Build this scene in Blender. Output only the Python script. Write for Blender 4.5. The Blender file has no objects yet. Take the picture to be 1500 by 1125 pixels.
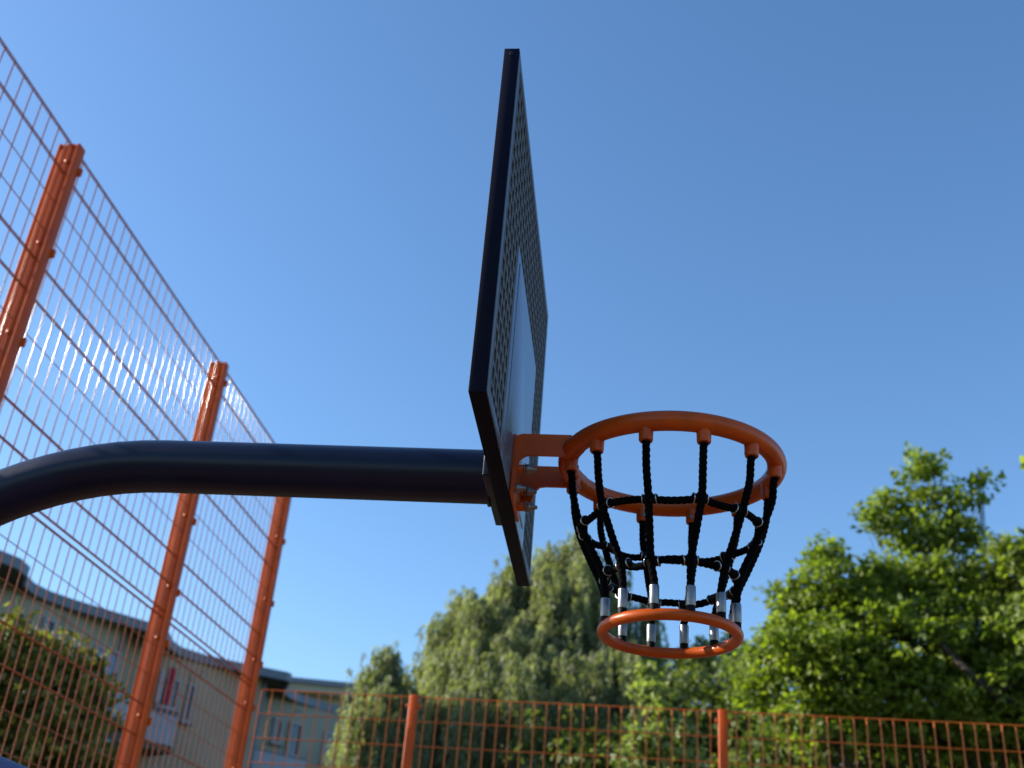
import bpy, bmesh, math, random
import numpy as np
from mathutils import Vector, Matrix
R = math.radians
random.seed(7); rng = np.random.default_rng(11)
scene = bpy.context.scene
col = scene.collection

# ------------------------------------------------------------------ camera
CAM = Vector((-0.0866, -2.4518, -1.1299))
YAW, PITCH, ROLL = -0.1270, 0.4996, 0.08484
FPX = 1629.47
def cam_axes():
    cy, sy = math.cos(YAW), math.sin(YAW); cp, sp = math.cos(PITCH), math.sin(PITCH)
    f = Vector((sy*cp, cy*cp, sp)); r = Vector((cy, -sy, 0)); u = r.cross(f)
    cr, sr = math.cos(ROLL), math.sin(ROLL)
    return r*cr + u*sr, -r*sr + u*cr, f
CR, CU, CF = cam_axes()
cd = bpy.data.cameras.new('camera'); cam = bpy.data.objects.new('camera', cd); col.objects.link(cam)
cd.sensor_width = 36; cd.lens = FPX/1500*36; cd.clip_start = .05; cd.clip_end = 3000
m3 = Matrix((CR, CU, -CF)).transposed()
cam.matrix_world = Matrix.Translation(CAM) @ m3.to_4x4()
cd.dof.use_dof = True; cd.dof.focus_distance = 2.28; cd.dof.aperture_fstop = 4.2
scene.camera = cam

# ------------------------------------------------------------------ sky and sun
SUN_EL = R(26.0); SUN_AZ = R(2.0)                   # azimuth: from -X turned towards +Y
sdir = Vector((-math.cos(SUN_EL)*math.cos(SUN_AZ), math.cos(SUN_EL)*math.sin(SUN_AZ), math.sin(SUN_EL)))
w = bpy.data.worlds.new('World'); scene.world = w; w.use_nodes = True
nt = w.node_tree; bg = nt.nodes['Background']
sky = nt.nodes.new('ShaderNodeTexSky'); sky.sky_type = 'NISHITA'; sky.sun_disc = False
sky.sun_elevation = SUN_EL
sky.sun_rotation = math.atan2(sdir.x, sdir.y)
sky.altitude = 0; sky.air_density = 1.0; sky.dust_density = 0.45; sky.ozone_density = 3.0
hs_ = nt.nodes.new('ShaderNodeHueSaturation'); hs_.inputs['Saturation'].default_value = 1.13   # colour grade: one even saturation lift over the whole sky
nt.links.new(sky.outputs[0], hs_.inputs['Color']); nt.links.new(hs_.outputs[0], bg.inputs[0]); bg.inputs[1].default_value = 0.125
sl = bpy.data.lights.new('sun', 'SUN'); sl.energy = 5.0; sl.angle = R(0.5); sl.color = (1, .93, .82)
so = bpy.data.objects.new('sun', sl); col.objects.link(so)
so.rotation_euler = sdir.to_track_quat('Z', 'Y').to_euler()
vs = scene.view_settings; vs.view_transform = 'Standard'; vs.look = 'None'; vs.gamma = 1
vs.use_curve_mapping = False; vs.exposure = 0.95
scene.render.engine = 'CYCLES'

# ------------------------------------------------------------------ materials
def mat(name, base, rough=.5, metal=0, noise=None, bump=None, coat=0, spec=.5, spots=None):
    """noise=(scale, amount): soft value variation; bump=(scale, strength, distance); spots=(scale, threshold, colour)"""
    m = bpy.data.materials.new(name); m.use_nodes = True; t = m.node_tree; b = t.nodes['Principled BSDF']
    b.inputs['Base Color'].default_value = (*base, 1); b.inputs['Roughness'].default_value = rough
    b.inputs['Metallic'].default_value = metal; b.inputs['Coat Weight'].default_value = coat
    b.inputs['Coat Roughness'].default_value = .12
    b.inputs['Specular IOR Level'].default_value = spec
    tc = t.nodes.new('ShaderNodeTexCoord'); last = None
    if noise:
        n = t.nodes.new('ShaderNodeTexNoise'); n.inputs['Scale'].default_value = noise[0]; n.inputs['Detail'].default_value = 6
        t.links.new(tc.outputs['Object'], n.inputs['Vector'])
        mr = t.nodes.new('ShaderNodeMapRange'); mr.inputs[1].default_value = .25; mr.inputs[2].default_value = .75
        mr.inputs[3].default_value = 1-noise[1]; mr.inputs[4].default_value = 1+noise[1]
        t.links.new(n.outputs['Fac'], mr.inputs[0])
        mx = t.nodes.new('ShaderNodeVectorMath'); mx.operation = 'SCALE'; mx.inputs[0].default_value = base
        t.links.new(mr.outputs[0], mx.inputs['Scale']); last = mx.outputs[0]
        mr2 = t.nodes.new('ShaderNodeMapRange'); mr2.inputs[3].default_value = max(0, rough-.08); mr2.inputs[4].default_value = min(1, rough+.12)
        t.links.new(n.outputs['Fac'], mr2.inputs[0]); t.links.new(mr2.outputs[0], b.inputs['Roughness'])
    if spots:
        n = t.nodes.new('ShaderNodeTexNoise'); n.inputs['Scale'].default_value = spots[0]; n.inputs['Detail'].default_value = 8; n.inputs['Roughness'].default_value = .7
        t.links.new(tc.outputs['Object'], n.inputs['Vector'])
        cr = t.nodes.new('ShaderNodeMapRange'); cr.inputs[1].default_value = spots[1]; cr.inputs[2].default_value = spots[1]+.05
        t.links.new(n.outputs['Fac'], cr.inputs[0])
        mx = t.nodes.new('ShaderNodeMix'); mx.data_type = 'RGBA'
        t.links.new(cr.outputs[0], mx.inputs[0])
        if last: t.links.new(last, mx.inputs[6])
        else: mx.inputs[6].default_value = (*base, 1)
        mx.inputs[7].default_value = (*spots[2], 1); last = mx.outputs[2]
    if last: t.links.new(last, b.inputs['Base Color'])
    if bump:
        n = t.nodes.new('ShaderNodeTexNoise'); n.inputs['Scale'].default_value = bump[0]; n.inputs['Detail'].default_value = 4
        t.links.new(tc.outputs['Object'], n.inputs['Vector'])
        bp = t.nodes.new('ShaderNodeBump'); bp.inputs['Strength'].default_value = bump[1]; bp.inputs['Distance'].default_value = bump[2]
        t.links.new(n.outputs['Fac'], bp.inputs['Height']); t.links.new(bp.outputs[0], b.inputs['Normal'])
    return m

def leaf_mat(name, c1, c2, trans=.45):
    """leaf: each leaf its own shade of green between c1 and c2 (random per island), some light passing through"""
    m = bpy.data.materials.new(name); m.use_nodes = True; t = m.node_tree
    b = t.nodes['Principled BSDF']; out = t.nodes['Material Output']
    at = t.nodes.new('ShaderNodeAttribute'); at.attribute_name = 'leaf_tone'
    mx = t.nodes.new('ShaderNodeMix'); mx.data_type = 'RGBA'; t.links.new(at.outputs['Fac'], mx.inputs[0])
    mx.inputs[6].default_value = (*c1, 1); mx.inputs[7].default_value = (*c2, 1)
    t.links.new(mx.outputs[2], b.inputs['Base Color']); b.inputs['Roughness'].default_value = .5
    b.inputs['Specular IOR Level'].default_value = .35
    tr = t.nodes.new('ShaderNodeBsdfTranslucent')
    hs = t.nodes.new('ShaderNodeMix'); hs.data_type = 'RGBA'; hs.blend_type = 'MULTIPLY'; hs.inputs[0].default_value = 1
    hs.inputs[7].default_value = (1.7, 1.9, .55, 1); t.links.new(mx.outputs[2], hs.inputs[6]); t.links.new(hs.outputs[2], tr.inputs[0])
    ms = t.nodes.new('ShaderNodeMixShader'); ms.inputs[0].default_value = trans
    t.links.new(b.outputs[0], ms.inputs[1]); t.links.new(tr.outputs[0], ms.inputs[2]); t.links.new(ms.outputs[0], out.inputs[0])
    return m

M = dict(
    navy=mat('navy_powder_coat', (.003, .004, .020), .5, noise=(9, .25), bump=(420, .10, .0004), spec=.2),
    navy_edge=mat('navy_edge_paint', (.0004, .0008, .010), .6, noise=(14, .3), bump=(300, .12, .0004), spots=(38, .79, (.10, .10, .11)), spec=.12),
    pole=mat('dark_blue_pole_paint', (.0006, .0034, .020), .30, noise=(6, .3), bump=(500, .12, .0004), spec=.28, spots=(60, .69, (.016, .020, .026))),
    blue=mat('blue_tube_paint', (.010, .030, .10), .42, noise=(6, .2), bump=(500, .1, .0004), spec=.4),
    orange=mat('orange_powder_coat', (.40, .062, .0), .36, noise=(18, .2), bump=(260, .09, .0005), spec=.3, spots=(34, .70, (.15, .022, .003))),
    fence=mat('orange_fence_paint', (.50, .068, .0), .38, noise=(8, .16), spec=.25, spots=(30, .76, (.35, .04, .004))),
    low_wire=mat('orange_low_wire_coat', (.60, .150, .020), .3, spec=.3),
    wire=mat('orange_wire_coat', (.36, .090, .018), .15, spec=.24),
    grate=mat('grey_moulded_grating', (.085, .088, .085), .55, noise=(16, .22), bump=(160, .2, .0008), spec=.3),
    board=mat('grey_board_face', (.060, .075, .095), .38, noise=(7, .2), spots=(26, .72, (.04, .04, .04)), spec=.4),
    pad=mat('smooth_target_panel', (.085, .115, .165), .20, noise=(3, .5), bump=(5, .10, .006), spots=(20, .70, (.04, .05, .07))),
    rope=mat('black_braided_rope', (.0014, .0016, .0022), .9, noise=(60, .4), bump=(900, .6, .0008), spec=.06),
    sleeve=mat('black_moulded_sleeve', (.0014, .0016, .0022), .6, noise=(40, .2), spec=.15),
    alu=mat('aluminium_ferrule', (.20, .20, .21), .38, metal=1, noise=(70, .25), bump=(90, .3, .0006)),
    ring=mat('steel_clamp_ring', (.40, .41, .43), .3, metal=1, noise=(50, .15)),
    bolt=mat('galvanised_bolt', (.20, .19, .18), .40, metal=.9, noise=(120, .25), spots=(150, .66, (.12, .06, .03))),
    plaster=mat('grey_green_plaster', (.32, .30, .235), .9, noise=(.9, .2), spots=(.8, .60, (.19, .18, .15)), bump=(30, .2, .01)),
    plaster_warm=mat('warm_grey_plaster', (.34, .29, .22), .9, noise=(.8, .2), spots=(.9, .60, (.20, .17, .13)), bump=(30, .2, .01)),
    fascia=mat('blue_grey_metal_fascia', (.12, .145, .185), .45, noise=(2, .12)),
    soffit=mat('dark_timber_soffit', (.10, .075, .055), .8, noise=(4, .3)),
    white=mat('white_balcony_panel', (.30, .32, .37), .6, noise=(2, .08)),
    frame=mat('white_window_frame', (.27, .28, .30), .5, noise=(4, .06)),
    frame_dark=mat('dark_window_frame', (.05, .06, .07), .5, noise=(4, .1)),
    glass=mat('dark_window_glass', (.012, .014, .018), .06, noise=(1.2, .3), spec=.8),
    curtain=mat('pale_blue_curtain', (.26, .31, .42), .8, noise=(5, .12)),
    red=mat('crimson_awning_cloth', (.30, .012, .05), .8, noise=(6, .2)),
    bark=mat('brown_bark', (.032, .024, .018), .9, noise=(8, .35), bump=(30, .8, .02)),
    court=mat('red_brown_court', (.15, .070, .042), .85, noise=(1.5, .15), bump=(200, .3, .003)),
    turf=mat('short_grass', (.04, .065, .02), .95, noise=(.7, .3), bump=(40, .6, .03)),
    willow=leaf_mat('willow_leaf', (.11, .125, .062), (.29, .30, .17), .42),
    maple=leaf_mat('maple_leaf', (.055, .090, .014), (.25, .30, .045), .50),
    birch=leaf_mat('pale_green_leaf', (.11, .15, .04), (.29, .32, .13), .42),
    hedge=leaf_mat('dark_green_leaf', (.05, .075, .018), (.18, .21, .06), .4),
    shrub=leaf_mat('yellow_green_leaf', (.020, .035, .008), (.26, .25, .07), .35),
)

# ------------------------------------------------------------------ helpers
def tag(o, label=None, cat=None, group=None, kind=None):
    if label: o['label'] = label
    if cat: o['category'] = cat
    if group: o['group'] = group
    if kind: o['kind'] = kind
    return o
def empty(name, loc=(0, 0, 0), rz=0):
    o = bpy.data.objects.new(name, None); col.objects.link(o); o.location = loc; o.rotation_euler.z = rz
    o.empty_display_size = .2; return o
def link(name, me, parent=None, loc=None, rot=None):
    o = bpy.data.objects.new(name, me); col.objects.link(o)
    if parent: o.parent = parent
    if loc is not None: o.location = loc
    if rot is not None: o.rotation_euler = rot
    return o

class MB:
    """collects shapes; build() links them as one mesh object"""
    def __init__(s): s.v = []; s.f = []; s.sm = []
    def add(s, vs_, fs, smooth=False):
        b = len(s.v); s.v += [tuple(v) for v in vs_]
        s.f += [tuple(i+b for i in f) for f in fs]; s.sm += [smooth]*len(fs); return s
    def box(s, c, d, rot=None, bev=0):
        bm = bmesh.new(); bmesh.ops.create_cube(bm, size=1)
        bmesh.ops.scale(bm, vec=d, verts=bm.verts)
        if bev: bmesh.ops.bevel(bm, geom=bm.edges[:], offset=bev, segments=2, affect='EDGES', profile=.5)
        if rot is not None: bmesh.ops.rotate(bm, cent=(0, 0, 0), matrix=rot, verts=bm.verts)
        bmesh.ops.translate(bm, vec=c, verts=bm.verts)
        bm.verts.index_update()
        s.add([v.co for v in bm.verts], [[v.index for v in f.verts] for f in bm.faces], bool(bev)); bm.free(); return s
    def prism(s, poly, z0, z1):
        n = len(poly)
        s.add([(x, y, z0) for x, y in poly]+[(x, y, z1) for x, y in poly],
              [tuple(range(n))[::-1], tuple(range(n, 2*n))]+[(i, (i+1) % n, n+(i+1) % n, n+i) for i in range(n)]); return s
    def tube(s, pts, rad, n=12, closed=False, caps=True, twist=None, lobes=0, amp=0, squash=None):
        """sweep; rad a number or one per point; lobes/amp/twist give the section of a laid rope"""
        P = [Vector(p) for p in pts]; N = len(P)
        rads = rad if isinstance(rad, (list, tuple)) else [rad]*N
        T = []
        for i in range(N):
            a = P[i-1] if (i or closed) else P[i]; b = P[(i+1) % N] if (i < N-1 or closed) else P[i]
            T.append((b-a).normalized())
        up = Vector((0, 0, 1)) if abs(T[0].z) < .9 else Vector((1, 0, 0))
        x = up.cross(T[0]).normalized(); vs_ = []; L = 0
        for i in range(N):
            x = (x - T[i]*x.dot(T[i])).normalized(); y = T[i].cross(x)
            if i: L += (P[i]-P[i-1]).length
            for k in range(n):
                a = 2*math.pi*k/n; r = rads[i]
                if lobes: r *= 1-amp+amp*2*abs(math.cos(lobes*.5*(a-(twist*L))))-amp*.4
                vs_.append(P[i]+(x*math.cos(a)+y*math.sin(a))*r)
        fs = []
        for i in range(N if closed else N-1):
            j = (i+1) % N
            for k in range(n): fs.append((i*n+k, i*n+(k+1) % n, j*n+(k+1) % n, j*n+k))
        s.add(vs_, fs, True)
        if caps and not closed:
            b = len(s.v)-len(vs_)
            s.f.append(tuple(b+k for k in range(n))[::-1]); s.f.append(tuple(b+(N-1)*n+k for k in range(n))); s.sm += [False, False]
        return s
    def lathe(s, prof, n=20, M4=None):
        """prof: (radius, height) list round local Z"""
        vs_ = []; 
        for r, z in prof:
            for k in range(n):
                a = 2*math.pi*k/n; v = Vector((r*math.cos(a), r*math.sin(a), z)); vs_.append(M4 @ v if M4 else v)
        fs = [(i*n+k, i*n+(k+1) % n, (i+1)*n+(k+1) % n, (i+1)*n+k) for i in range(len(prof)-1) for k in range(n)]
        s.add(vs_, fs, True); b = len(s.v)-len(vs_)
        s.f.append(tuple(b+k for k in range(n))[::-1]); s.f.append(tuple(b+(len(prof)-1)*n+k for k in range(n))); s.sm += [False, False]
        return s
    def torus(s, Rr, r, n=96, m=16, M4=None, wob=0):
        pts = []
        for i in range(n):
            a = 2*math.pi*i/n; v = Vector((Rr*math.cos(a), Rr*math.sin(a), wob*math.sin(3*a+1))); pts.append(M4 @ v if M4 else v)
        return s.tube(pts, r, m, closed=True)
    def mesh(s, name, m):
        me = bpy.data.meshes.new(name); me.from_pydata(s.v, [], s.f); me.polygons.foreach_set('use_smooth', s.sm)
        me.materials.append(m); me.update()
        bm = bmesh.new(); bm.from_mesh(me); bmesh.ops.recalc_face_normals(bm, faces=bm.faces[:])
        for e in bm.edges:
            if len(e.link_faces) == 2 and e.calc_face_angle(0) > 1.0: e.smooth = False
        bm.to_mesh(me); bm.free(); return me
    def build(s, name, m, parent=None, loc=None, rot=None): return link(name, s.mesh(name, m), parent, loc, rot)

def aim(z, p=(0, 0, 0)):
    """matrix whose local Z points along z, at p"""
    return Matrix.Translation(p) @ Vector(z).to_track_quat('Z', 'Y').to_matrix().to_4x4()

GZ = -3.05
# ------------------------------------------------------------------ ground
tag(MB().prism([(-1500, -1500), (1500, -1500), (1500, 1500), (-1500, 1500)], GZ-.5, GZ-.012).build('ground', M['turf']), kind='structure')
tag(MB().prism([(-3.7, -22), (19, -22), (19, 6.9), (-3.7, 6.9)], GZ-.012, GZ).build('court_surface', M['court']), kind='structure')
# ------------------------------------------------------------------ basketball hoop
hoop = tag(empty('basketball_hoop', (-2.15, 0, GZ)), 'basketball hoop with orange rim, black rope net and dark blue curved pole', 'basketball hoop')
OFF = Vector((2.15, 0, -GZ))                        # parts are given in rim-centred coordinates
def part(mb, name, m, parent=None): 
    if parent is None: return mb.build(name, m, hoop, loc=OFF)
    return mb.build(name, m, parent)
PZ, PRAD = -.040, .066
pts = [(-2.15, 0, z) for z in (GZ, -2.2, -1.6, -1.2, -.98)]
bc = (-1.25, PZ-.9)
for k in range(25):
    a = math.pi - k/24*math.pi/2
    pts.append((bc[0]+.9*math.cos(a), 0, bc[1]+.9*math.sin(a)))
pts += [(-1.0, 0, PZ), (-.7, 0, PZ), (-.432, 0, PZ)]
pole = part(MB().tube(pts, PRAD, 40), 'pole', M['pole'])
part(MB().box((-2.15, 0, GZ+.012), (.36, .36, .024), bev=.004), 'foot_plate', M['pole'])
# plate behind the board
bp = MB().box((-.421, 0, -.022), (.020, .31, .165), bev=.004)
part(bp, 'backing_plate', M['pole'])
part(MB().torus(PRAD+.002, .0045, 60, 8, aim((1, 0, 0), (-.4325, 0, PZ)), wob=.0012), 'weld_bead', M['pole'], pole)
BX, W, ZB, ZT, TH = -.3737, 1.1544, -.1173, .7924, .0366
Hh = ZT-ZB; ZC = (ZT+ZB)/2
# frame: side and top/bottom channels, butted
bb = MB()
bb.box((BX-TH/2-.0005, -W/2+.002, ZC), (TH-.001, .004, Hh), bev=.0012)
bb.box((BX-TH/2-.0005, W/2-.002, ZC), (TH-.001, .004, Hh), bev=.0012)
bb.box((BX-TH/2-.0005, 0, ZB+.002), (TH-.0012, W-.0082, .004), bev=.0012)
bb.box((BX-TH/2-.0005, 0, ZT-.002), (TH-.0012, W-.0082, .004), bev=.0012)
bb.box((BX-TH+.003, 0, ZC), (.004, W-.018, Hh-.018))
board = part(bb, 'backboard', M['navy_edge'])
# front face: smooth rim strip, pad and grating
pitch = .045; y0g, y1g, z0g, z1g = -.5437, .5437, -.0850, .7600
PY0, PY1, PZ0, PZ1 = -.2865, .3135, -.112, .447
fr = MB()
xs, xd = BX-.006, .012
fr.box((xs, (-W/2+.0044+y0g)/2, ZC), (xd, y0g+W/2-.0048, Hh-.0088), bev=.002)
fr.box((xs, (W/2-.0044+y1g)/2, ZC), (xd, W/2-y1g-.0048, Hh-.0088), bev=.002)
fr.box((xs, 0, (ZT-.0044+z1g)/2), (xd-.0004, y1g-y0g-.001, ZT-z1g-.0048), bev=.002)
fr.box((xs, (y0g+PY0)/2, (ZB+.0044+z0g)/2), (xd-.0004, PY0-y0g-.003, z0g-ZB-.0048), bev=.002)
fr.box((xs, (y1g+PY1)/2, (ZB+.0044+z0g)/2), (xd-.0004, y1g-PY1-.003, z0g-ZB-.0048), bev=.002)
part(fr, 'face_border', M['board'], board)
pad = MB().box((BX-.0065, (PY0+PY1)/2, (PZ0+PZ1)/2-.001), (.012, PY1-PY0, PZ1-PZ0), bev=.003)
pad.box((BX-.0002, (PY0+PY1)/2, (PZ0+PZ1)/2+.010), (.0030, PY1-PY0-.085, PZ1-PZ0-.075), bev=.0012)
part(pad, 'target_panel', M['pad'], board)
gr = MB(); bw, bd = .0125, .021
def tbar(c, along, L, x0, d):
    """grating bar, wider at the face than at the back"""
    a, b = bw/2, bw/2
    if along == 'z':
        v = [(x0, c[0]-b, c[1]-L/2), (x0, c[0]+b, c[1]-L/2), (x0-d, c[0]+a, c[1]-L/2), (x0-d, c[0]-a, c[1]-L/2)]
        v += [(x, y, z+L) for x, y, z in v]
    else:
        v = [(x0, c[0]-L/2, c[1]-b), (x0, c[0]-L/2, c[1]+b), (x0-d, c[0]-L/2, c[1]+a), (x0-d, c[0]-L/2, c[1]-a)]
        v += [(x, y+L, z) for x, y, z in v]
    gr.add(v, [(0, 1, 2, 3), (4, 7, 6, 5), (0, 4, 5, 1), (1, 5, 6, 2), (2, 6, 7, 3), (3, 7, 4, 0)])
yk = [-.5437+.0225*0+.0232+pitch*i for i in range(25)]
zk = [-.085+.031+pitch*i for i in range(19)]
for y in yk:
    if y > y1g-.004: continue
    if PY0-.006 < y < PY1+.006: tbar((y, (PZ1+.004+z1g)/2), 'z', z1g-PZ1-.006, BX-.0022, bd)
    else: tbar((y, (z0g+z1g)/2), 'z', z1g-z0g-.001, BX-.0022, bd)
for z in zk:
    if z > z1g-.004: continue
    if z < PZ1+.006:
        tbar(((y0g+PY0)/2, z), 'y', PY0-y0g-.005, BX-.0030, bd)
        tbar(((y1g+PY1)/2, z), 'y', y1g-PY1-.005, BX-.0030, bd)
    else: tbar((0, z), 'y', y1g-y0g-.001, BX-.0030, bd)
for sg in (-1, 1):                                  # moulded edge of the grating, a dark joint away from the border
    pass
part(gr, 'grating', M['grate'], board)
for sy in (-1, 1):
    for z in (ZT-.018,):
        part(MB().lathe([(.0, 0), (.006, 0), (.006, .0015), (.003, .0028)], 14, aim((0, sy, 0), (BX-TH/2, sy*W/2, z))), 'frame_screw', M['navy'], board)

# bracket: bent plate and two flat arms
arm_z0, arm_z1 = -.021, .0335
br = MB()
br.box((BX+.0045, 0, (ZB+arm_z1)/2), (.009, .188, arm_z1-ZB), bev=.0035)
bracket = part(br, 'bracket', M['orange'])
RT, RR, R2, RT2, Z2 = .0227, .2477, .1488, .0126, -.4071
for s in (-1, 1):
    a = MB()
    x1 = -.235 if s < 0 else -.225
    # outline of the arm in x,z with a rounded top corner and a fillet down to the plate
    poly = [(BX+.006, ZB+.002), (BX+.012, ZB+.002), (BX+.014, arm_z0-.030), (BX+.020, arm_z0-.012), (BX+.033, arm_z0-.002), (BX+.05, arm_z0), (x1, arm_z0), (x1, arm_z1), (BX+.022, arm_z1), (BX+.011, arm_z1-.004), (BX+.006, arm_z1-.013)]
    if s > 0: poly = [(BX+.006, ZB+.03), (BX+.03, ZB+.032), (BX+.042, arm_z0-.016), (BX+.055, arm_z0-.002), (BX+.07, arm_z0)] + poly[6:]
    yc = s*.0905; n = len(poly); th = .0042
    vs_ = [(x, yc-th, z) for x, z in poly]+[(x, yc+th, z) for x, z in poly]
    a.add(vs_, [tuple(range(n)), tuple(range(n, 2*n))[::-1]]+[(i, (i+1) % n, n+(i+1) % n, n+i) for i in range(n)])
    ao = part(a, 'arm', M['orange'], bracket)
    for dz_ in (0,):
        a0 = math.atan2(yc, -math.sqrt(RR*RR-yc*yc)); arc = [(RR*math.cos(a0+q), RR*math.sin(a0+q), 0) for q in [(-.11+.22*i/10) for i in range(11)]]
        part(MB().tube(arc, [RT+.0002]+[RT+.0016]*9+[RT+.0002], 28), 'weld_collar', M['orange'], bracket)
for (y, z, sp) in ((-.067, -.046, .021), (-.078, -.100, .004), (.035, -.100, .019), (.067, -.046, .012)):
    x = BX+.009
    if sp > .006: part(MB().lathe([(.0105, 0), (.0105, sp), (.009, sp+.001)], 18, aim((1, 0, 0), (x-.001, y, z))), 'spacer', M['orange'], bracket)
    else: sp = .0
    b = MB().lathe([(.0140, sp), (.0140, sp+.002)], 18, aim((1, 0, 0), (x, y, z)))
    b.lathe([(.0108, sp+.002), (.0118, sp+.004), (.0118, sp+.012), (.0105, sp+.014)], 6, aim((1, 0, 0), (x, y, z)))
    b.lathe([(.0088, sp+.014), (.0080, sp+.019), (.0055, sp+.022)], 14, aim((1, 0, 0), (x, y, z)))
    b.lathe([(.0050, sp+.020), (.0050, sp+.026), (.0035, sp+.0285)], 10, aim((1, 0, 0), (x, y, z)))
    part(b, 'bolt', M['bolt'], bracket)
# rim
rm = MB().torus(RR, RT, 160, 28)
rim = part(rm, 'rim', M['orange'])
ANG = [R(15+30*k) for k in range(12)]
for s in (-1, 1):
    pass
for a in ANG:
    c, s_ = math.cos(a), math.sin(a); q = (RR-.004)
    mb = MB().lathe([(.0175, -.008), (.0165, -.020), (.0160, -.034), (.0158, -.043), (.0145, -.0462), (.0095, -.0466), (.0092, -.044)], 26, Matrix.Translation((q*c, q*s_, 0)))
    so_ = part(mb, 'rope_socket', M['orange'], rim)
    g = MB().lathe([(.0052, 0), (.0052, .0016), (.0040, .0024), (.0022, .0024), (.0018, .0010)], 12, aim((-c, -s_, 0), ((q-.0158)*c, (q-.0158)*s_, -.033)))
    part(g, 'set_screw', M['bolt'], rim)
# lower ring
lring = part(MB().torus(R2, RT2, 120, 22, Matrix.Translation((0, 0, Z2))), 'lower_ring', M['orange'])
# net
ZA, RA, ZBB, RB = -.160, .2100, -.285, .154
def smooth_path(P, step=.0026):
    P = [Vector(p) for p in P]; out = []
    for i in range(len(P)-1):
        p0 = P[max(i-1, 0)]; p1 = P[i]; p2 = P[i+1]; p3 = P[min(i+2, len(P)-1)]
        n = max(2, int((p2-p1).length/step))
        for k in range(n):
            t = k/n
            out.append(.5*((2*p1)+(p2-p0)*t+(2*p0-5*p1+4*p2-p3)*t*t+(-p0+3*p1-3*p2+p3)*t**3))
    out.append(P[-1]); return out
jit = [(random.uniform(-.045, .045), random.uniform(-.008, .008), random.uniform(-.05, .05), random.uniform(-.007, .007)) for _ in ANG]
VA, VB = [], []
for i, a in enumerate(ANG):
    j = jit[i]
    def cp(r, z, da=0): return Vector((r*math.cos(a+da), r*math.sin(a+da), z))
    pa = cp(RA+.006, ZA+j[1], j[0]); pb = cp(RB+.006, ZBB+j[3], j[2]*.8)
    VA.append((a+j[0], ZA+j[1])); VB.append((a+j[2]*.8, ZBB+j[3]))
    path = smooth_path([cp(RR-.004, -.040), cp(RR-.008, -.062), cp((RR+RA)/2+.006, (-.05+ZA)/2), pa, (pa+pb)/2+cp(.001, 0), pb, cp(R2+.0005, -.336), cp(R2, -.360)])
    rp = part(MB().tube(path, .0087, 15, lobes=3, amp=.10, twist=155+8*math.sin(i*2.1)), 'net_rope', M['rope'])
    # thin collar under the socket, ferrule, black foot
    part(MB().lathe([(.0098, -.0500), (.0102, -.045)], 16, Matrix.Translation((path[0].x, path[0].y, 0))), 'rope_collar', M['sleeve'], rp)
    fx = MB(); x, y = R2*math.cos(a), R2*math.sin(a)
    fl = random.uniform(.0415, .0445); zt = -.3855+fl
    fx.lathe([(.0104, -.3855), (.0108, -.384), (.0108, zt-.0015), (.0103, zt), (.0086, zt), (.0084, zt-.003)], 22, Matrix.Translation((x, y, 0)))
    fe = part(fx, 'ferrule', M['alu'], rp)
    part(MB().lathe([(.0098, -.4005), (.0099, -.3868), (.0092, -.3850)], 20, Matrix.Translation((x, y, 0))), 'rope_end', M['sleeve'], rp)
def band(V, rad, nm, joins, joinang):
    loop = []
    n = len(V)
    for i in range(n):
        a0, z0 = V[i]; a1, z1 = V[(i+1) % n]
        if a1 < a0: a1 += 2*math.pi
        A = Vector((rad*math.cos(a0), rad*math.sin(a0), z0)); B = Vector((rad*math.cos(a1), rad*math.sin(a1), z1))
        m = int((B-A).length/.0026)
        out = A.lerp(B, .5); out.z = 0; out.normalize()
        bow = random.uniform(.001, .009); sag = random.uniform(-.004, .010)
        for k in range(m):
            t = k/m; q = A.lerp(B, t); h = math.sin(math.pi*t)
            loop.append(q+out*bow*h-Vector((0, 0, sag*h)))
    o = part(MB().tube(loop, .0084, 15, closed=True, lobes=3, amp=.10, twist=155), nm, M['rope'])
    for i in range(n):
        a0, z0 = V[i]; p = Vector((rad*math.cos(a0), rad*math.sin(a0), z0)); t = Vector((-math.sin(a0), math.cos(a0), 0))
        tilt = Vector((0, 0, random.uniform(-.12, .12))); t = (t+tilt).normalized()
        mt = aim(t, p)
        part(MB().lathe([(.0088, -.0175), (.0105, -.0165), (.0108, -.004), (.0108, .004), (.0105, .0165), (.0088, .0175)], 20, mt), 'clamp_sleeve', M['sleeve'], o)
        # bridge that holds the upright rope
        out = Vector((math.cos(a0), math.sin(a0), 0))
        part(MB().lathe([(.0090, -.010), (.0094, -.007), (.0094, .007), (.0090, .010)], 20, aim((0, 0, 1), p+out*.0075)), 'clamp_sleeve', M['sleeve'], o)
        for s in (-1, 1):
            part(MB().torus(.0112, .00125, 28, 8, aim(t+Vector((0, 0, random.uniform(-.15, .15))), p+t*.0150*s)), 'clamp_ring', M['ring'], o)
    for a0, z0 in joins:
        p = Vector((rad*math.cos(a0)*1.02, rad*math.sin(a0)*1.02, z0)); t = Vector((-math.sin(a0), math.cos(a0), 0))
        part(MB().lathe([(.0095, -.014), (.0104, -.013), (.0104, .013), (.0095, .014)], 20, aim(t, p)), 'join_ferrule', M['alu'], o)
    return o
band(VA, RA-.006, 'net_band', [(R(180), ZA-.003)], 0)
band(VB, RB-.006, 'net_band', [(R(182), ZBB-.003)], 0)

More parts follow.
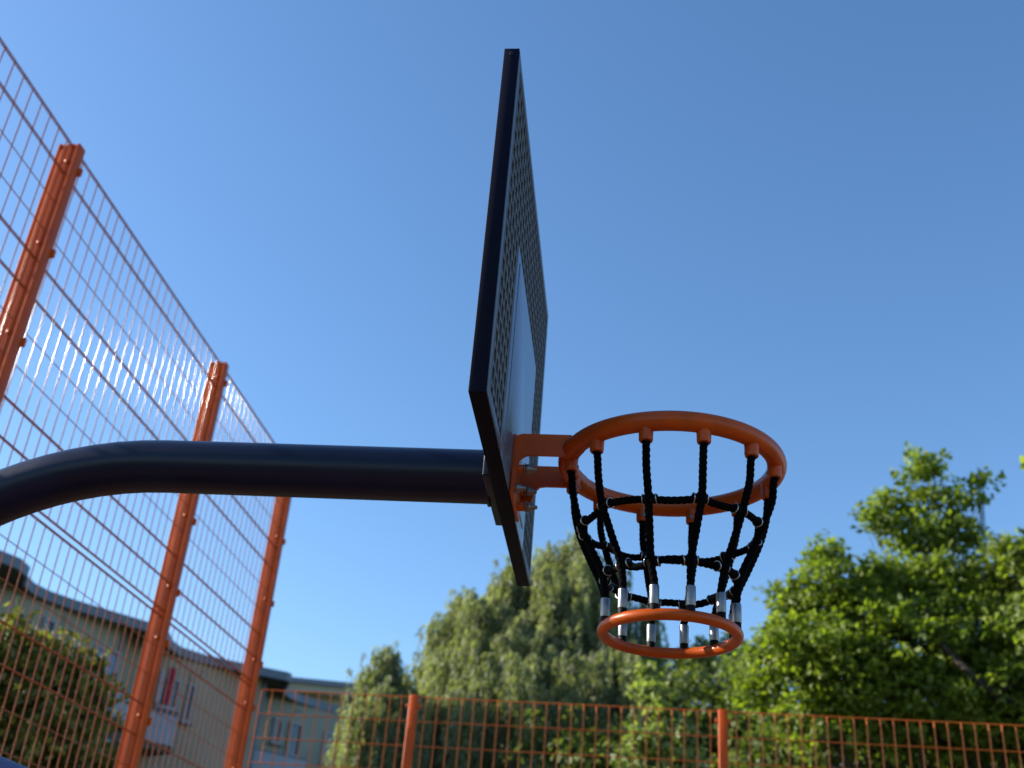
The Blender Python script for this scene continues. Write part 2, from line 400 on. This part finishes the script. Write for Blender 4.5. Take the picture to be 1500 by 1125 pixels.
# ------------------------------------------------------------------ blue tube low at left: frame of the goal below the hoop
g = tag(empty('goal_frame', (-1.75, -.32, GZ-.055)), 'dark blue painted steel tube cut off by the lower left corner of the photo', 'goal frame')
gp = []
for k in range(9): gp.append((0, 0, .02+(2.06)*k/8))
for k in range(1, 11):
    a = R(180-10*k*1.06); gp.append((.22+.22*math.cos(a), 0, 2.08+.22*math.sin(a)))
e = Vector(gp[-1]); d = Vector((math.cos(R(-16)), 0, math.sin(R(-16))))
gp += [tuple(e+d*.25), tuple(e+d*.6), tuple(e+d*1.1)]
MB().tube(gp, .060, 28).build('frame_tube', M['blue'], g)
e2 = e+d*1.0
MB().tube([(e2.x, 0, .01), (e2.x, 0, e2.z-.055)], .04, 20).build('leg', M['blue'], g)

# ------------------------------------------------------------------ fences
WR, RRAD = .0034, .0034
def wire_mesh(name, L, r, vertical, wm_=None):
    e = (0, 0, 1) if vertical else (0, 1, 0)
    n = 6
    pts = [Vector(e)*(L*k/2) for k in range(3)]
    return MB().tube(pts, r, 8).mesh(name, wm_ or M['wire'])
def mesh_panel(parent, L, H, rows, loc, rz, dark, shown=True, wm_=None, wr=None):
    """double-rod mesh panel in its own y-z plane; y along the fence"""
    wm_ = wm_ or M['wire']; WR = wr or .0034; RRAD = .0026 if wr else .0034
    nv = int(round(L/.1)); dy = L/nv; dz = H/(rows-1)
    frame = MB()
    frame.tube([(.0064, 0, H), (.0064, L/2, H), (.0064, L, H)], RRAD+.0006, 8)
    frame.tube([(-.0064, 0, H), (-.0064, L/2, H), (-.0064, L, H)], RRAD+.0006, 8)
    if not shown:
        for i in range(nv+1): frame.tube([(0, dy*i, 0), (0, dy*i, H)], WR, 6)
        for i in range(rows-1): frame.tube([(.006, 0, dz*i), (.006, L, dz*i)], RRAD, 6)
    p = frame.build('mesh_panel', wm_, parent, loc, (0, 0, rz))
    if not shown: tag(p, kind='stuff'); return p
    vm = wire_mesh('vertical_wire', H-.002, WR, True, wm_)
    for i in range(nv+1):
        link('vertical_wire', vm, p, (random.uniform(-.0008, .0008), min(max(dy*i, .003), L-.003), 0), (random.uniform(-.0012, .0012), random.uniform(-.0010, .0010), 0))
    thick = MB().tube([(.0064, 0, 0), (.0064, L/2, 0), (.0064, L, 0)], RRAD+.0004, 8); thick.tube([(-.0064, 0, 0), (-.0064, L/2, 0), (-.0064, L, 0)], RRAD+.0004, 8)
    tm = thick.mesh('horizontal_wire', wm_)
    thin = MB().tube([(-.0062, 0, 0), (-.0062, L/2, 0), (-.0062, L, 0)], .0030, 8).mesh('horizontal_wire', wm_)
    for i in range(rows-1):
        k = rows-1-i                                  # counted from the top
        link('horizontal_wire', tm if k in dark else thin, p, (0, 0, dz*i))
    return p
def post(parent, xy, rz, H, bolts, deep=.13, wide=.064, near=.045, small=False):
    """painted post; local x = across the fence (towards the court), y = along it"""
    m = MB()
    x1, x0 = near, near-deep
    m.box(((x0+x1)/2, 0, H/2), (deep, wide, H), bev=.006)
    if not small:
        for xx in (x0+deep*.38, x0+deep*.66):
            for s in (-1, 1):
                m.tube([(xx, s*(wide/2), .05), (xx, s*(wide/2), H/2), (xx, s*(wide/2), H-.004)], .0055, 10)
        m.box((x1-.009, -wide/2-.004, H/2), (.016, .010, H-.01), bev=.002)
        m.box((x0+.009, -wide/2-.004, H/2), (.016, .010, H-.01), bev=.002)
    p = m.build('post', M['fence'], parent, (xy[0], xy[1], 0), (0, 0, rz))
    for z in bolts:
        if small:
            for s in (-1, 1):
                c = link('clamp', MB().box((x1-.02, s*(wide/2+.012), z), (.03, .026, .03), bev=.003).mesh('clamp', M['fence']), p)
        else:
            link('bolt', MB().lathe([(.0155, 0), (.0150, .006), (.011, .012), (.004, .0145)], 14, aim((0, -1, 0), (x0+deep*.66, -wide/2-.003, z))).mesh('bolt', M['fence']), p)
            link('clamp', MB().box((x1-.002, wide/2+.006, z-.02), (.028, .022, .05), bev=.003).mesh('clamp', M['fence']), p)
    return p
H2, H1 = 2.944-GZ, .975-GZ
tha = -.0268
f1 = tag(empty('tall_fence', (-3.34, 2.275, GZ)), 'tall orange mesh fence at left, three panels high on thick orange posts', 'fence')
org = Vector((-3.34, 2.275)); dl = Vector((math.sin(.0268), math.cos(.0268)))
ts = [-2.5, 0, 2.5, 4.385]
bz = [2.83, 2.26, 1.69, 1.16, .80, .28, -.29, -.86, -1.5, -2.1, -2.7]
for t in ts:
    q = dl*t; post(f1, (q.x, q.y), tha, H2+.02, [z-GZ for z in bz])
UP_D = {0, 1, 4, 5, 8, 9, 10}
Hp = 1.955; lo = H1-.03
for i in range(3):
    L = ts[i+1]-ts[i]-.0; q = dl*(ts[i]+.0)
    mesh_panel(f1, L, Hp, 11, (q.x, q.y, H1+.012), tha, UP_D)
    mesh_panel(f1, L, Hp, 11, (q.x-.004, q.y, lo-Hp), tha, {0, 1, 4, 5, 8, 9, 10} if i != 1 else {0, 3, 4, 7, 8})
    mesh_panel(f1, L, Hp, 11, (q.x, q.y, .06), tha, UP_D, shown=False)
f2 = tag(empty('low_fence', (-3.19, 6.763, GZ)), 'lower orange mesh fence running across in front of the trees', 'fence')
df = Vector((math.cos(.0361), -math.sin(.0361)))
rzf = -.0361-math.pi/2                               # local y along the fence
H3 = .947-GZ
ss = [1.347, 3.847, 6.347, 8.847]
for s in ss:
    q = df*s; post(f2, (q.x, q.y), rzf, H3+.015, [H3-.075, H3-.7, H3-1.3, H3-2.0, H3-2.7, H3-3.5], deep=.062, wide=.072, near=.020, small=True)
st = [0.03]+ss
for i in range(4):
    L = st[i+1]-st[i]; q = df*st[i]
    mesh_panel(f2, L, Hp, 11, (q.x, q.y, H3-Hp), rzf, set(range(11)), wm_=M['low_wire'], wr=.0046)
    mesh_panel(f2, L, Hp, 11, (q.x, q.y, H3-2*Hp-.02), rzf, set(), shown=False, wm_=M['low_wire'])

# ------------------------------------------------------------------ buildings
def ray(px, py):
    return CF + CR*((px-750)/FPX) - CU*((py-562.5)/FPX)
def on_plane(px, py, p0, n):
    d = ray(px, py); n = Vector(n); t = (Vector(p0)-CAM).dot(n)/d.dot(n); return CAM+d*t
ZR = 5.9
EAVE = [(-14.6, 13.5), (-13.6, 15.8), (-12.78, 17.6), (-12.50, 18.22), (-12.56, 18.75), (-12.90, 19.3), (-12.98, 19.8), (-12.88, 20.3), (-12.54, 20.9), (-12.12, 21.45), (-11.42, 22.35),
        (-11.2, 22.75), (-11.19, 23.2), (-11.36, 24.0), (-11.34, 24.5), (-10.98, 25.1), (-10.2, 25.75), (-9.12, 26.5), (-9.05, 26.7), (-9.55, 27.9), (-9.60, 28.5), (-9.42, 29.1), (-8.96, 29.8), (-8.32, 30.5), (-7.0, 31.7), (-5.5, 33.2)]
GB = GZ
bld = tag(empty('apartment_building', (-12, 22, GB)), 'grey apartment house behind the tall fence with a wavy overhanging roof edge', 'building')
def rel(p): return Vector(p)-Vector((-12, 22, GB))
def offs(P, d, dirv=(-.90, .43)): return [(x+dirv[0]*d, y+dirv[1]*d) for x, y in P]
def ribbon_prism(P, depth, z0, z1, mat_, name, parent, o0=0):
    a = offs(P, o0); b = offs(P, o0+depth); poly = a+b[::-1]
    n = len(P); mb = MB()
    vs_ = [(x, y, z0) for x, y in a]+[(x, y, z0) for x, y in b]+[(x, y, z1) for x, y in a]+[(x, y, z1) for x, y in b]
    vs_ = [rel(v) for v in vs_]; fs = []
    for i in range(n-1):
        fs += [(i, i+1, 2*n+i+1, 2*n+i), (n+i+1, n+i, 3*n+i, 3*n+i+1), (2*n+i, 2*n+i+1, 3*n+i+1, 3*n+i), (i+1, i, n+i, n+i+1)]
    fs += [(0, 2*n, 3*n, n), (n-1, 2*n-1, 4*n-1, 3*n-1)]
    mb.add(vs_, fs); return mb.build(name, mat_, parent)
roof = ribbon_prism(EAVE, 9.0, ZR-.10, ZR-.02, M['soffit'], 'roof', bld, .03)
ribbon_prism(EAVE, .10, ZR-.22, ZR, M['fascia'], 'fascia', roof)
ribbon_prism(EAVE, 8.8, ZR-.02, ZR+.02, M['fascia'], 'roof_sheet', roof, .12)
# walls stand half a metre behind the roof edge; straight bays
BAYS = [((-14.9, 14.2), (-13.25, 18.35)), ((-13.55, 19.3), (-12.05, 22.5)), ((-12.2, 23.6), (-9.85, 26.75)), ((-10.3, 28.3), (-6.3, 32.9))]
def wall_seg(a, b, z0, z1, m, parent, name='wall', th=.3):
    a, b = Vector(a), Vector(b); d = (b-a); n = Vector((d.y, -d.x)).normalized()
    poly = [a, b, b-n*th, a-n*th]
    o = MB(); vs_ = [rel((p.x, p.y, z)) for z in (z0, z1) for p in poly]
    o.add(vs_, [(3, 2, 1, 0), (4, 5, 6, 7), (0, 1, 5, 4), (1, 2, 6, 5), (2, 3, 7, 6), (3, 0, 4, 7)]); return o.build(name, m, parent)
wm = [M['plaster'], M['plaster'], M['plaster_warm'], M['plaster']]
for k, (a, b) in enumerate(BAYS):
    wall_seg(a, b, GB, ZR-.102, wm[k], bld)
    if k < 3: wall_seg(b, BAYS[k+1][0], GB, ZR-.102, M['plaster_warm'], bld)
# ribs of the cladding joints
for k, (a, b) in enumerate(BAYS):
    A, B = Vector(a), Vector(b); d = (B-A).normalized(); n = Vector((d.y, -d.x)); L = (B-A).length
    mb = MB(); rot = Matrix.Rotation(math.atan2(d.y, d.x), 3, 'Z')
    for z in (2.9, .1):
        c = A+d*L/2+n*.02; mb.box(rel((c.x, c.y, z)), (L-.1, .05, .05), rot)
    mb.build('string_course', M['plaster_warm'], bld)
def opening(k, px0, px1, py0, py1, style, dep=0):
    """window in bay k covering these photo coordinates at the wall"""
    a, b = BAYS[k]; A = Vector((*a, 0)); d = (Vector((*b, 0))-A).normalized(); n = Vector((d.y, -d.x, 0))
    p = on_plane(px0, (py0+py1)/2, A+n*dep, n); q = on_plane(px1, (py0+py1)/2, A+n*dep, n)
    cx = (px0+px1)/2; zt = on_plane(cx, py0, A, n).z; zb = on_plane(cx, py1, A, n).z
    s0 = (p-A).dot(d); s1 = (q-A).dot(d); s0, s1 = min(s0, s1), max(s0, s1)
    rot = Matrix.Rotation(math.atan2(d.y, d.x), 3, 'Z'); c = A+d*((s0+s1)/2); w_, h_ = s1-s0, zt-zb; zc = (zt+zb)/2
    def P(off, sx=0, sz=0): v = c+n*(off+dep)+d*sx; return rel((v.x, v.y, zc+sz))
    f = MB(); t = .07; fm = M['frame'] if style != 'dark' else M['frame_dark']
    for s in (-1, 1):
        f.box(P(.02, s*(w_/2-t/2)), (t, .10, h_), rot); f.box(P(.02, 0, s*(h_/2-t/2)), (w_-2*t, .098, t), rot)
    if w_ > .9 and style != 'open': f.box(P(.02), (t, .09, h_-2*t), rot)
    wo = f.build('window', fm, bld)
    MB().box(P(.006), (w_-2*t+.004, .02, h_-2*t+.004), rot).build('pane', M['glass'] if style != 'curtain' else M['curtain'], wo)
    MB().box(P(.06, 0, -h_/2-.03), (w_+.12, .16, .04), rot).build('sill', M['fascia'], wo)
    return P, w_, h_, rot
opening(1, 58, 78, 905, 945, 'white'); opening(1, 18, 40, 905, 950, 'dark')
opening(1, 132, 172, 948, 1000, 'curtain')
opening(1, 60, 100, 1040, 1110, 'dark')
opening(1, 140, 165, 1075, 1125, 'dark')
P, w_, h_, rt = opening(2, 232, 262, 992, 1040, 'open')
MB().box(P(.12, -.1, .15), (.16, .05, .9), rt).build('hanging_cloth', M['red'], bld)
MB().box(P(.12, -.34, .1), (.14, .05, .8), rt).build('hanging_cloth', M['white'], bld)
opening(2, 270, 282, 1000, 1060, 'white')
opening(3, 398, 412, 1052, 1090, 'white'); opening(3, 420, 440, 1058, 1110, 'white'); opening(3, 472, 500, 1074, 1122, 'open')
def balcony(k, px0, px1, py0, py1, out=1.0):
    a, b = BAYS[k]; A = Vector((*a, 0)); d = (Vector((*b, 0))-A).normalized(); n = Vector((d.y, -d.x, 0))
    p = on_plane(px0, py0, A+n*out, n); q = on_plane(px1, py0, A+n*out, n); zt = p.z
    zb = on_plane(px0, py1, A+n*out, n).z
    s0, s1 = (p-A).dot(d), (q-A).dot(d); rot = Matrix.Rotation(math.atan2(d.y, d.x), 3, 'Z')
    def B(s, o, z): v = A+d*s+n*o; return rel((v.x, v.y, z))
    L = s1-s0; sc = (s0+s1)/2; h_ = zt-zb
    m = MB().box(B(sc, out, (zt+zb)/2), (L, .05, h_), rot)
    for s in (s0, s1): m.box(B(s, out/2, (zt+zb)/2), (.05, out-.05, h_), rot)
    bo = m.build('balcony', M['white'], bld)
    MB().box(B(sc, out/2+.01, zb-.09), (L+.1, out+.08, .16), rot).build('floor_slab', M['soffit'], bo)
    MB().box(B(sc, out, zt+.03), (L+.04, .07, .04), rot).build('handrail', M['fascia'], bo)
balcony(1, 172, 205, 1012, 1052, .9)
balcony(2, 215, 262, 1040, 1085, .9)
balcony(3, 372, 450, 1098, 1150, .9)
# drain pipe and end wall
for (x, y) in ((-12.02, 22.62), (-9.8, 26.85)):
    MB().tube([rel((x, y, GB)), rel((x, y, ZR-.2))], .06, 10).build('drain_pipe', M['fascia'], bld)
b2 = tag(empty('flat_roof_building', (-12, 46, GZ)), 'pale building with a flat roof seen beyond the grey apartment house', 'building')
zr2 = 9.2
pa = on_plane(418, 998, (0, 0, zr2), (0, 0, 1)); pb = on_plane(545, 1010, (0, 0, zr2), (0, 0, 1))
d2 = (pb-pa).normalized(); n2 = Vector((d2.y, -d2.x, 0)); rot2 = Matrix.Rotation(math.atan2(d2.y, d2.x), 3, 'Z')
o2 = Vector((-12, 46, GZ)); L2 = 12; mid = pa+d2*5
def B2(s, o, z): v = mid+d2*s+n2*o; return Vector((v.x, v.y, z))-o2
MB().box(B2(0, -4.2, (GZ+zr2-.45)/2), (L2, 8, zr2-.45-GZ), rot2).build('wall', M['plaster_warm'], b2)
r2_ = MB().box(B2(0, -4.0, zr2-.3), (L2+.8, 9, .3), rot2).build('roof', M['plaster'], b2)
MB().box(B2(0, -4.0, zr2-.05), (L2+1.0, 9.3, .2), rot2).build('roof_edge', M['fascia'], r2_)
for s in (-3, -.5, 2):
    wn = MB().box(B2(s, -.17, zr2-2.2), (1.3, .08, 1.2), rot2).build('window', M['frame'], b2)
    MB().box(B2(s, -.12, zr2-2.2), (1.1, .05, 1.0), rot2).build('pane', M['glass'], wn)

# ------------------------------------------------------------------ trees
def leaves_mesh(name, C, D, L, Wd, mtl, tone, parent, fold=.25, shape='leaf'):
    """C centres, D directions (unit), L lengths, Wd widths; each leaf a folded four-point blade (2 quads -> 4 tris)"""
    n = len(C)
    rnd = rng.normal(size=(n, 3)); S = np.cross(D, rnd); S /= np.linalg.norm(S, axis=1)[:, None]+1e-9
    Nn = np.cross(D, S)
    L = np.asarray(L)[:, None]; Wd = np.asarray(Wd)[:, None]
    v0 = C; v1 = C+D*L*.45+S*Wd*.5+Nn*Wd*fold; v2 = C+D*L; v3 = C+D*L*.45-S*Wd*.5+Nn*Wd*fold
    V = np.stack([v0, v1, v2, v3], 1).reshape(-1, 3)
    me = bpy.data.meshes.new(name); me.vertices.add(4*n); me.vertices.foreach_set('co', V.ravel().astype(np.float32))
    F = (np.arange(n)[:, None]*4+np.array([[0, 1, 2, 0, 2, 3]])).ravel()
    me.loops.add(6*n); me.loops.foreach_set('vertex_index', F.astype(np.int32))
    me.polygons.add(2*n); me.polygons.foreach_set('loop_start', np.arange(0, 6*n, 3, dtype=np.int32)); me.polygons.foreach_set('loop_total', np.full(2*n, 3, dtype=np.int32))
    at = me.attributes.new('leaf_tone', 'FLOAT', 'POINT'); at.data.foreach_set('value', np.repeat(tone, 4).astype(np.float32))
    me.update(calc_edges=True); me.materials.append(mtl)
    return link(name, me, parent)
def unit(v): return v/(np.linalg.norm(v, axis=1)[:, None]+1e-9)
def px_pt(px, py, dist):
    d = ray(px, py); h = Vector((d.x, d.y)).length; v = CAM+d*(dist/h); return np.array(v)
def broadleaf(name, label, lobes, trunk_px, leaf, mtl, clumps, per, clump_r=.33, cat='tree', flat=.75, tone_lo=0, limb_r=.11, sky_gap=0.0, trunk_r=.24, group=None):
    """lobes: (px, py, distance, radius m, weight)"""
    base = px_pt(trunk_px[0], trunk_px[1], trunk_px[2]); base[2] = GZ
    root = tag(empty(name, base), label, cat, group)
    bo = Vector(base)
    cs = np.array([px_pt(l[0], l[1], l[2]) for l in lobes]); rs = np.array([l[3] for l in lobes])
    wts = np.array([l[4] if len(l) > 4 else 1. for l in lobes])*rs**2.2; wts /= wts.sum()
    k = rng.choice(len(lobes), clumps, p=wts)
    dirs = unit(rng.normal(size=(clumps, 3))); rad = rng.uniform(.2, 1, clumps)**.5*rs[k]*(1+.30*np.abs(rng.normal(size=clumps)))
    dirs[:, 2] *= flat
    cc = cs[k]+dirs*rad[:, None]
    cs_tone = np.clip(.5+.28*rng.normal(size=clumps), 0, 1)
    sz = clump_r*rng.uniform(.55, 1.35, clumps)
    idx = np.repeat(np.arange(clumps), per)
    o = unit(rng.normal(size=(len(idx), 3)))*(rng.uniform(0, 1, len(idx))**.5)[:, None]*sz[idx][:, None]*np.array([1, 1, .62])
    C = cc[idx]+o
    D = unit(o*1.2+rng.normal(size=(len(idx), 3))*.25*1+np.array([0, 0, -.10]))
    L = leaf[0]*rng.uniform(.45, 1.35, len(idx)); Wd = L*leaf[1]*rng.uniform(.8, 1.2, len(idx))
    tone = np.clip(cs_tone[idx]*.75+.25*rng.uniform(size=len(idx))+tone_lo, 0, 1)
    leaves_mesh('crown', C-base, D, L, Wd, mtl, tone, root)
    # trunk and limbs
    tk = MB(); top = cs[wts.argmax()]
    split = base+(top-base)*np.array([.35, .35, .42])
    tp = [Vector(base-base), Vector((split-base)*np.array([.3, .3, .5])+np.array([.08, -.05, 0])), Vector(split-base)]
    tk.tube(smooth_path(tp, .3), [trunk_r*(1-.4*i/12) for i in range(len(smooth_path(tp, .3)))], 12)
    to = tk.build('trunk', M['bark'], root)
    for c, r in zip(cs, rs):
        lr = limb_r*min(1, .06+1.1*r)
        P0 = Vector(split-base); P2 = Vector(c-base)
        mid_ = P0.lerp(P2, .5)+Vector((random.uniform(-.3, .3), random.uniform(-.3, .3), -.18*(P2-P0).length*random.uniform(.2, 1)))
        sp = smooth_path([P0, mid_, P2, P2+Vector((random.uniform(-.1, .1), random.uniform(-.1, .1), r*.3))], .22)
        lb = MB().tube(sp, [lr*(1-.93*i/len(sp))**1.3 for i in range(len(sp))], 8)
        for _ in range(9):
            i = random.randrange(len(sp)//3, len(sp)); s0 = sp[i]
            e_ = Vector(c-base)+Vector(np.array(unit(rng.normal(size=(1, 3)))[0]*r*.9))
            s2 = smooth_path([s0, s0.lerp(e_, .5)+Vector((0, 0, random.uniform(-.1, .15))), e_], .25)
            lb.tube(s2, [max(.004, lr*.25*(1-.9*j/len(s2))) for j in range(len(s2))], 5)
        lb.build('limb', M['bark'], to)
    return root

def willow(name, label, domes, trunk_px, strands, mtl, leaf=(.115, .24), step=.052):
    base = px_pt(*trunk_px); base[2] = GZ
    root = tag(empty(name, base), label, 'tree')
    cs = np.array([px_pt(l[0], l[1], l[2]) for l in domes]); rs = np.array([l[3] for l in domes]); drop = np.array([l[4] for l in domes])
    wts = np.array([l[5] if len(l) > 5 else 1 for l in domes])*rs**1.7; wts /= wts.sum()
    C, D, T = [], [], []
    twig = MB()
    for tf in range(strands//9):
        k = rng.choice(len(domes), p=wts); c, r = cs[k], rs[k]
        d0 = rng.normal(size=3); d0[2] = abs(d0[2])*1.0-.25; d0 /= np.linalg.norm(d0)
        t0 = c+d0*r*rng.uniform(.45, 1.3)*np.array([1, 1, .95]); Lt = drop[k]*rng.uniform(.45, 1.35)
        sway0 = rng.normal(size=2)*.05*Lt; tone0 = np.clip(.5+.22*rng.normal(), 0, 1); ot = rng.uniform(.05, .35)
        lift = rng.uniform(.1, 1)
        for s in range(9):
            st_ = t0+rng.normal(size=3)*np.array([.11, .11, .10])
            out = np.array([d0[0], d0[1], 0])*ot*r+rng.normal(size=3)*np.array([.05, .05, 0])
            Ln = Lt*rng.uniform(.45, 1.08); n = int((Ln+.5)/step)
            u = np.linspace(0, 1, n)[:, None]
            path = st_+out*(1-(1-u)**2)+np.array([0, 0, .26])*np.sin(np.minimum(u*4, 1)*math.pi)*lift-np.array([0, 0, 1])*Ln*u**1.3
            ph = rng.uniform(0, 6)
            path[:, 0] += (sway0[0]*u[:, 0]**2)+.02*np.sin(ph+u[:, 0]*6); path[:, 1] += sway0[1]*u[:, 0]**2
            for rep in range(2):
                C.append(path+rng.normal(size=path.shape)*.018)
                dd = rng.normal(size=path.shape)*.38; dd[:, 2] -= 1.0; D.append(unit(dd)); T.append(np.clip(tone0*.75+.25*rng.uniform(size=n), 0, 1))
            if s == 0:
                pp = [Vector(q-base) for q in path[::max(1, n//7)]]; twig.tube(pp, .006, 4)
    C = np.concatenate(C); D = np.concatenate(D); T = np.concatenate(T); n = len(C)
    L = leaf[0]*rng.uniform(.6, 1.3, n)
    leaves_mesh('crown', C-base, D, L, L*leaf[1]*rng.uniform(.8, 1.2, n), mtl, T, root)
    tk = MB(); z1 = cs[:, 2].min()-base[2]
    sp = smooth_path([Vector((0, 0, 0)), Vector((.1, .1, z1*.35)), Vector((.0, 0, z1*.7))], .3)
    tk.tube(sp, [.42*(1-.35*i/len(sp)) for i in range(len(sp))], 14); to = tk.build('trunk', M['bark'], root)
    for c in cs:
        q = Vector(c-base); sp2 = smooth_path([Vector((0, 0, z1*.66)), Vector((q.x*.35, q.y*.35, z1*.66+(q.z-z1*.66)*.6)), q], .3)
        MB().tube(sp2, [.17*(1-.85*i/len(sp2)) for i in range(len(sp2))], 8).build('limb', M['bark'], to)
    twig.build('twigs', M['bark'], to)
    return root, n

WD = 24.0
willow('willow_tree', 'large weeping willow with hanging grey green strands behind the lower fence', [
    (795, 825, WD, .42, 2.0, 1.6), (845, 822, WD-.3, .40, 2.0, 1.6), (880, 850, WD-.2, .42, 2.2, 1.4), (752, 868, WD-.6, .55, 2.2, 1.3), (820, 885, WD-1, .8, 2.4), (700, 905, WD-1, .55, 2.2, 1.4), (655, 925, WD-1.2, .36, 1.2, 2.0),
    (905, 925, WD-.5, .75, 2.8), (870, 950, WD-1.2, .9, 2.8), (760, 950, WD-1.6, 1.0, 2.6, 1.2), (690, 965, WD-1.6, .8, 2.6, 1.2), (650, 990, WD-2, .6, 2.8, 1.2), (820, 1010, WD-2.2, 1.2, 2.8, 1.1), (915, 1000, WD-.6, .75, 3.0),
    (720, 1060, WD-3, 1.2, 2.4), (860, 1080, WD-3, 1.3, 2.4), (640, 1070, WD-3, .8, 2.4), (930, 1070, WD-1, .8, 2.8)],
    (800, 1100, WD), 4700, M['willow'], leaf=(.15, .21), step=.060)
willow('willow_tree', 'smaller willow with a drooping top tuft between the house and the large willow', [
    (560, 975, 20.0, .20, 1.3, 2.2), (585, 998, 20.2, .16, 1.2, 1.6), (548, 1015, 20, .25, 2.2, 1.3), (575, 1045, 19.6, .40, 2.4), (545, 1075, 19.4, .45, 2.4), (608, 1080, 19.8, .40, 2.4)],
    (570, 1110, 20), 560, M['willow'], leaf=(.13, .21))
broadleaf('maple_tree', 'tall bright green broadleaf tree filling the right side behind the lower fence', [
    (1352, 690, 17, .24, 1.5), (1335, 725, 17, .26, 1.2), (1300, 745, 17, .24, 1.2), (1385, 728, 17, .26, 1.2), (1280, 765, 16.8, .22, 1.3), (1438, 702, 17, .08, 3), (1420, 735, 17, .16, 1.5), (1345, 780, 17, .40), (1400, 785, 17.2, .36),
    (1212, 812, 16, .20, 1.3), (1200, 850, 16, .32), (1240, 865, 16, .34), (1165, 885, 16, .30), (1290, 850, 16.4, .34), (1190, 905, 16, .45), (1265, 910, 16.4, .48), (1340, 860, 16.8, .55), (1395, 860, 17.3, .45, .8), (1482, 815, 16.5, .30, 1.2), (1450, 850, 17, .35, .8), (1500, 865, 17, .55),
    (1140, 950, 15.6, .42), (1190, 965, 15.6, .5), (1250, 975, 15.8, .65), (1330, 950, 16.2, .7), (1400, 930, 16.8, .6, .7), (1470, 930, 16.8, .7, .7), (1120, 1010, 16, .4, .6), (1290, 1045, 16, .65, .8), (1370, 1040, 16.4, .75, .8), (1460, 1040, 16.4, .75, .8), (1190, 1055, 15.6, .5, .7), (1540, 1000, 17, 1.0), (1600, 880, 17.5, 1.1), (1620, 1050, 17.5, 1.2)],
    (1440, 1100, 17), (.098, .72), M['maple'], 2600, 30, .22, limb_r=.085, trunk_r=.30)
mt_ = bpy.data.objects['maple_tree']; mtk = [c for c in mt_.children if c.name.startswith('trunk')][0]
for pl, r0 in (([(1530, 1060, 16.4), (1455, 1015, 15.75), (1410, 975, 15.65), (1372, 935, 15.8), (1335, 890, 16.2), (1318, 850, 16.6)], .065),
               ([(1455, 1015, 15.8), (1490, 1000, 16), (1515, 965, 16.2)], .03), ([(1345, 905, 16.1), (1385, 860, 16.5), (1400, 800, 17)], .03),
               ([(1290, 1000, 16), (1252, 930, 16), (1225, 870, 16), (1208, 820, 16)], .04)):
    sp_ = smooth_path([Vector(px_pt(*q))-mt_.location for q in pl], .15)
    MB().tube(sp_, [r0*(1-.75*i/len(sp_)) for i in range(len(sp_))], 8).build('limb', M['bark'], mtk)
broadleaf('maple_tree', 'branch tips of a tree entering at the right edge above the tall bright tree', [
    (1512, 676, 13, .07, 1.5), (1580, 640, 13.2, .3), (1640, 700, 13.6, .6), (1680, 800, 14, 1.1), (1720, 950, 14, 1.2)],
    (1760, 1150, 14), (.12, .8), M['maple'], 520, 24, .2, limb_r=.07)
broadleaf('birch_tree', 'slender young tree with pale leaves standing between the willow and the tall bright tree', [
    (950, 985, 12.5, .08, 1.5), (945, 1010, 12.5, .12, 1.3), (968, 1035, 12.3, .14), (985, 1060, 12.3, .15), (950, 1085, 12.3, .18), (1000, 1105, 12.4, .2), (930, 1120, 12.2, .14)],
    (985, 1150, 12.5), (.085, .75), M['birch'], 100, 20, .12, limb_r=.03, trunk_r=.06)
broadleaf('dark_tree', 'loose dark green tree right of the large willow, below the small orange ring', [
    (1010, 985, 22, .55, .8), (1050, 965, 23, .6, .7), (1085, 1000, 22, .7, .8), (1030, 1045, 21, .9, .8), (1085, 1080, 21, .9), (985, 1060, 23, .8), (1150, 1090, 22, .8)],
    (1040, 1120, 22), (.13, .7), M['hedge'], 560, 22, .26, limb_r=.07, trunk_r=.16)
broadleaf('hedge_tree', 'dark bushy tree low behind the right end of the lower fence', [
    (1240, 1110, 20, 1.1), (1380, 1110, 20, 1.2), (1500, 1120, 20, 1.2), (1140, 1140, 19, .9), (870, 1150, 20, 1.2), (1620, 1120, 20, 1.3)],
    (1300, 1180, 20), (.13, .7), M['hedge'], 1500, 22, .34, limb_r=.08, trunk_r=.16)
broadleaf('garden_shrub', 'yellow green leafy shrub behind the tall fence in front of the grey house', [
    (18, 935, 11.5, .26), (95, 962, 11.5, .22), (130, 985, 11.4, .20), (40, 985, 11.4, .42), (100, 1020, 11.3, .36), (30, 1060, 11.4, .55), (105, 1085, 11.4, .45), (-50, 960, 11.6, .5), (-60, 1060, 11.6, .6), (60, 1140, 11.5, .6)],
    (40, 1200, 11.6), (.085, .62), M['shrub'], 620, 26, .15, cat='shrub', limb_r=.035, trunk_r=.07)
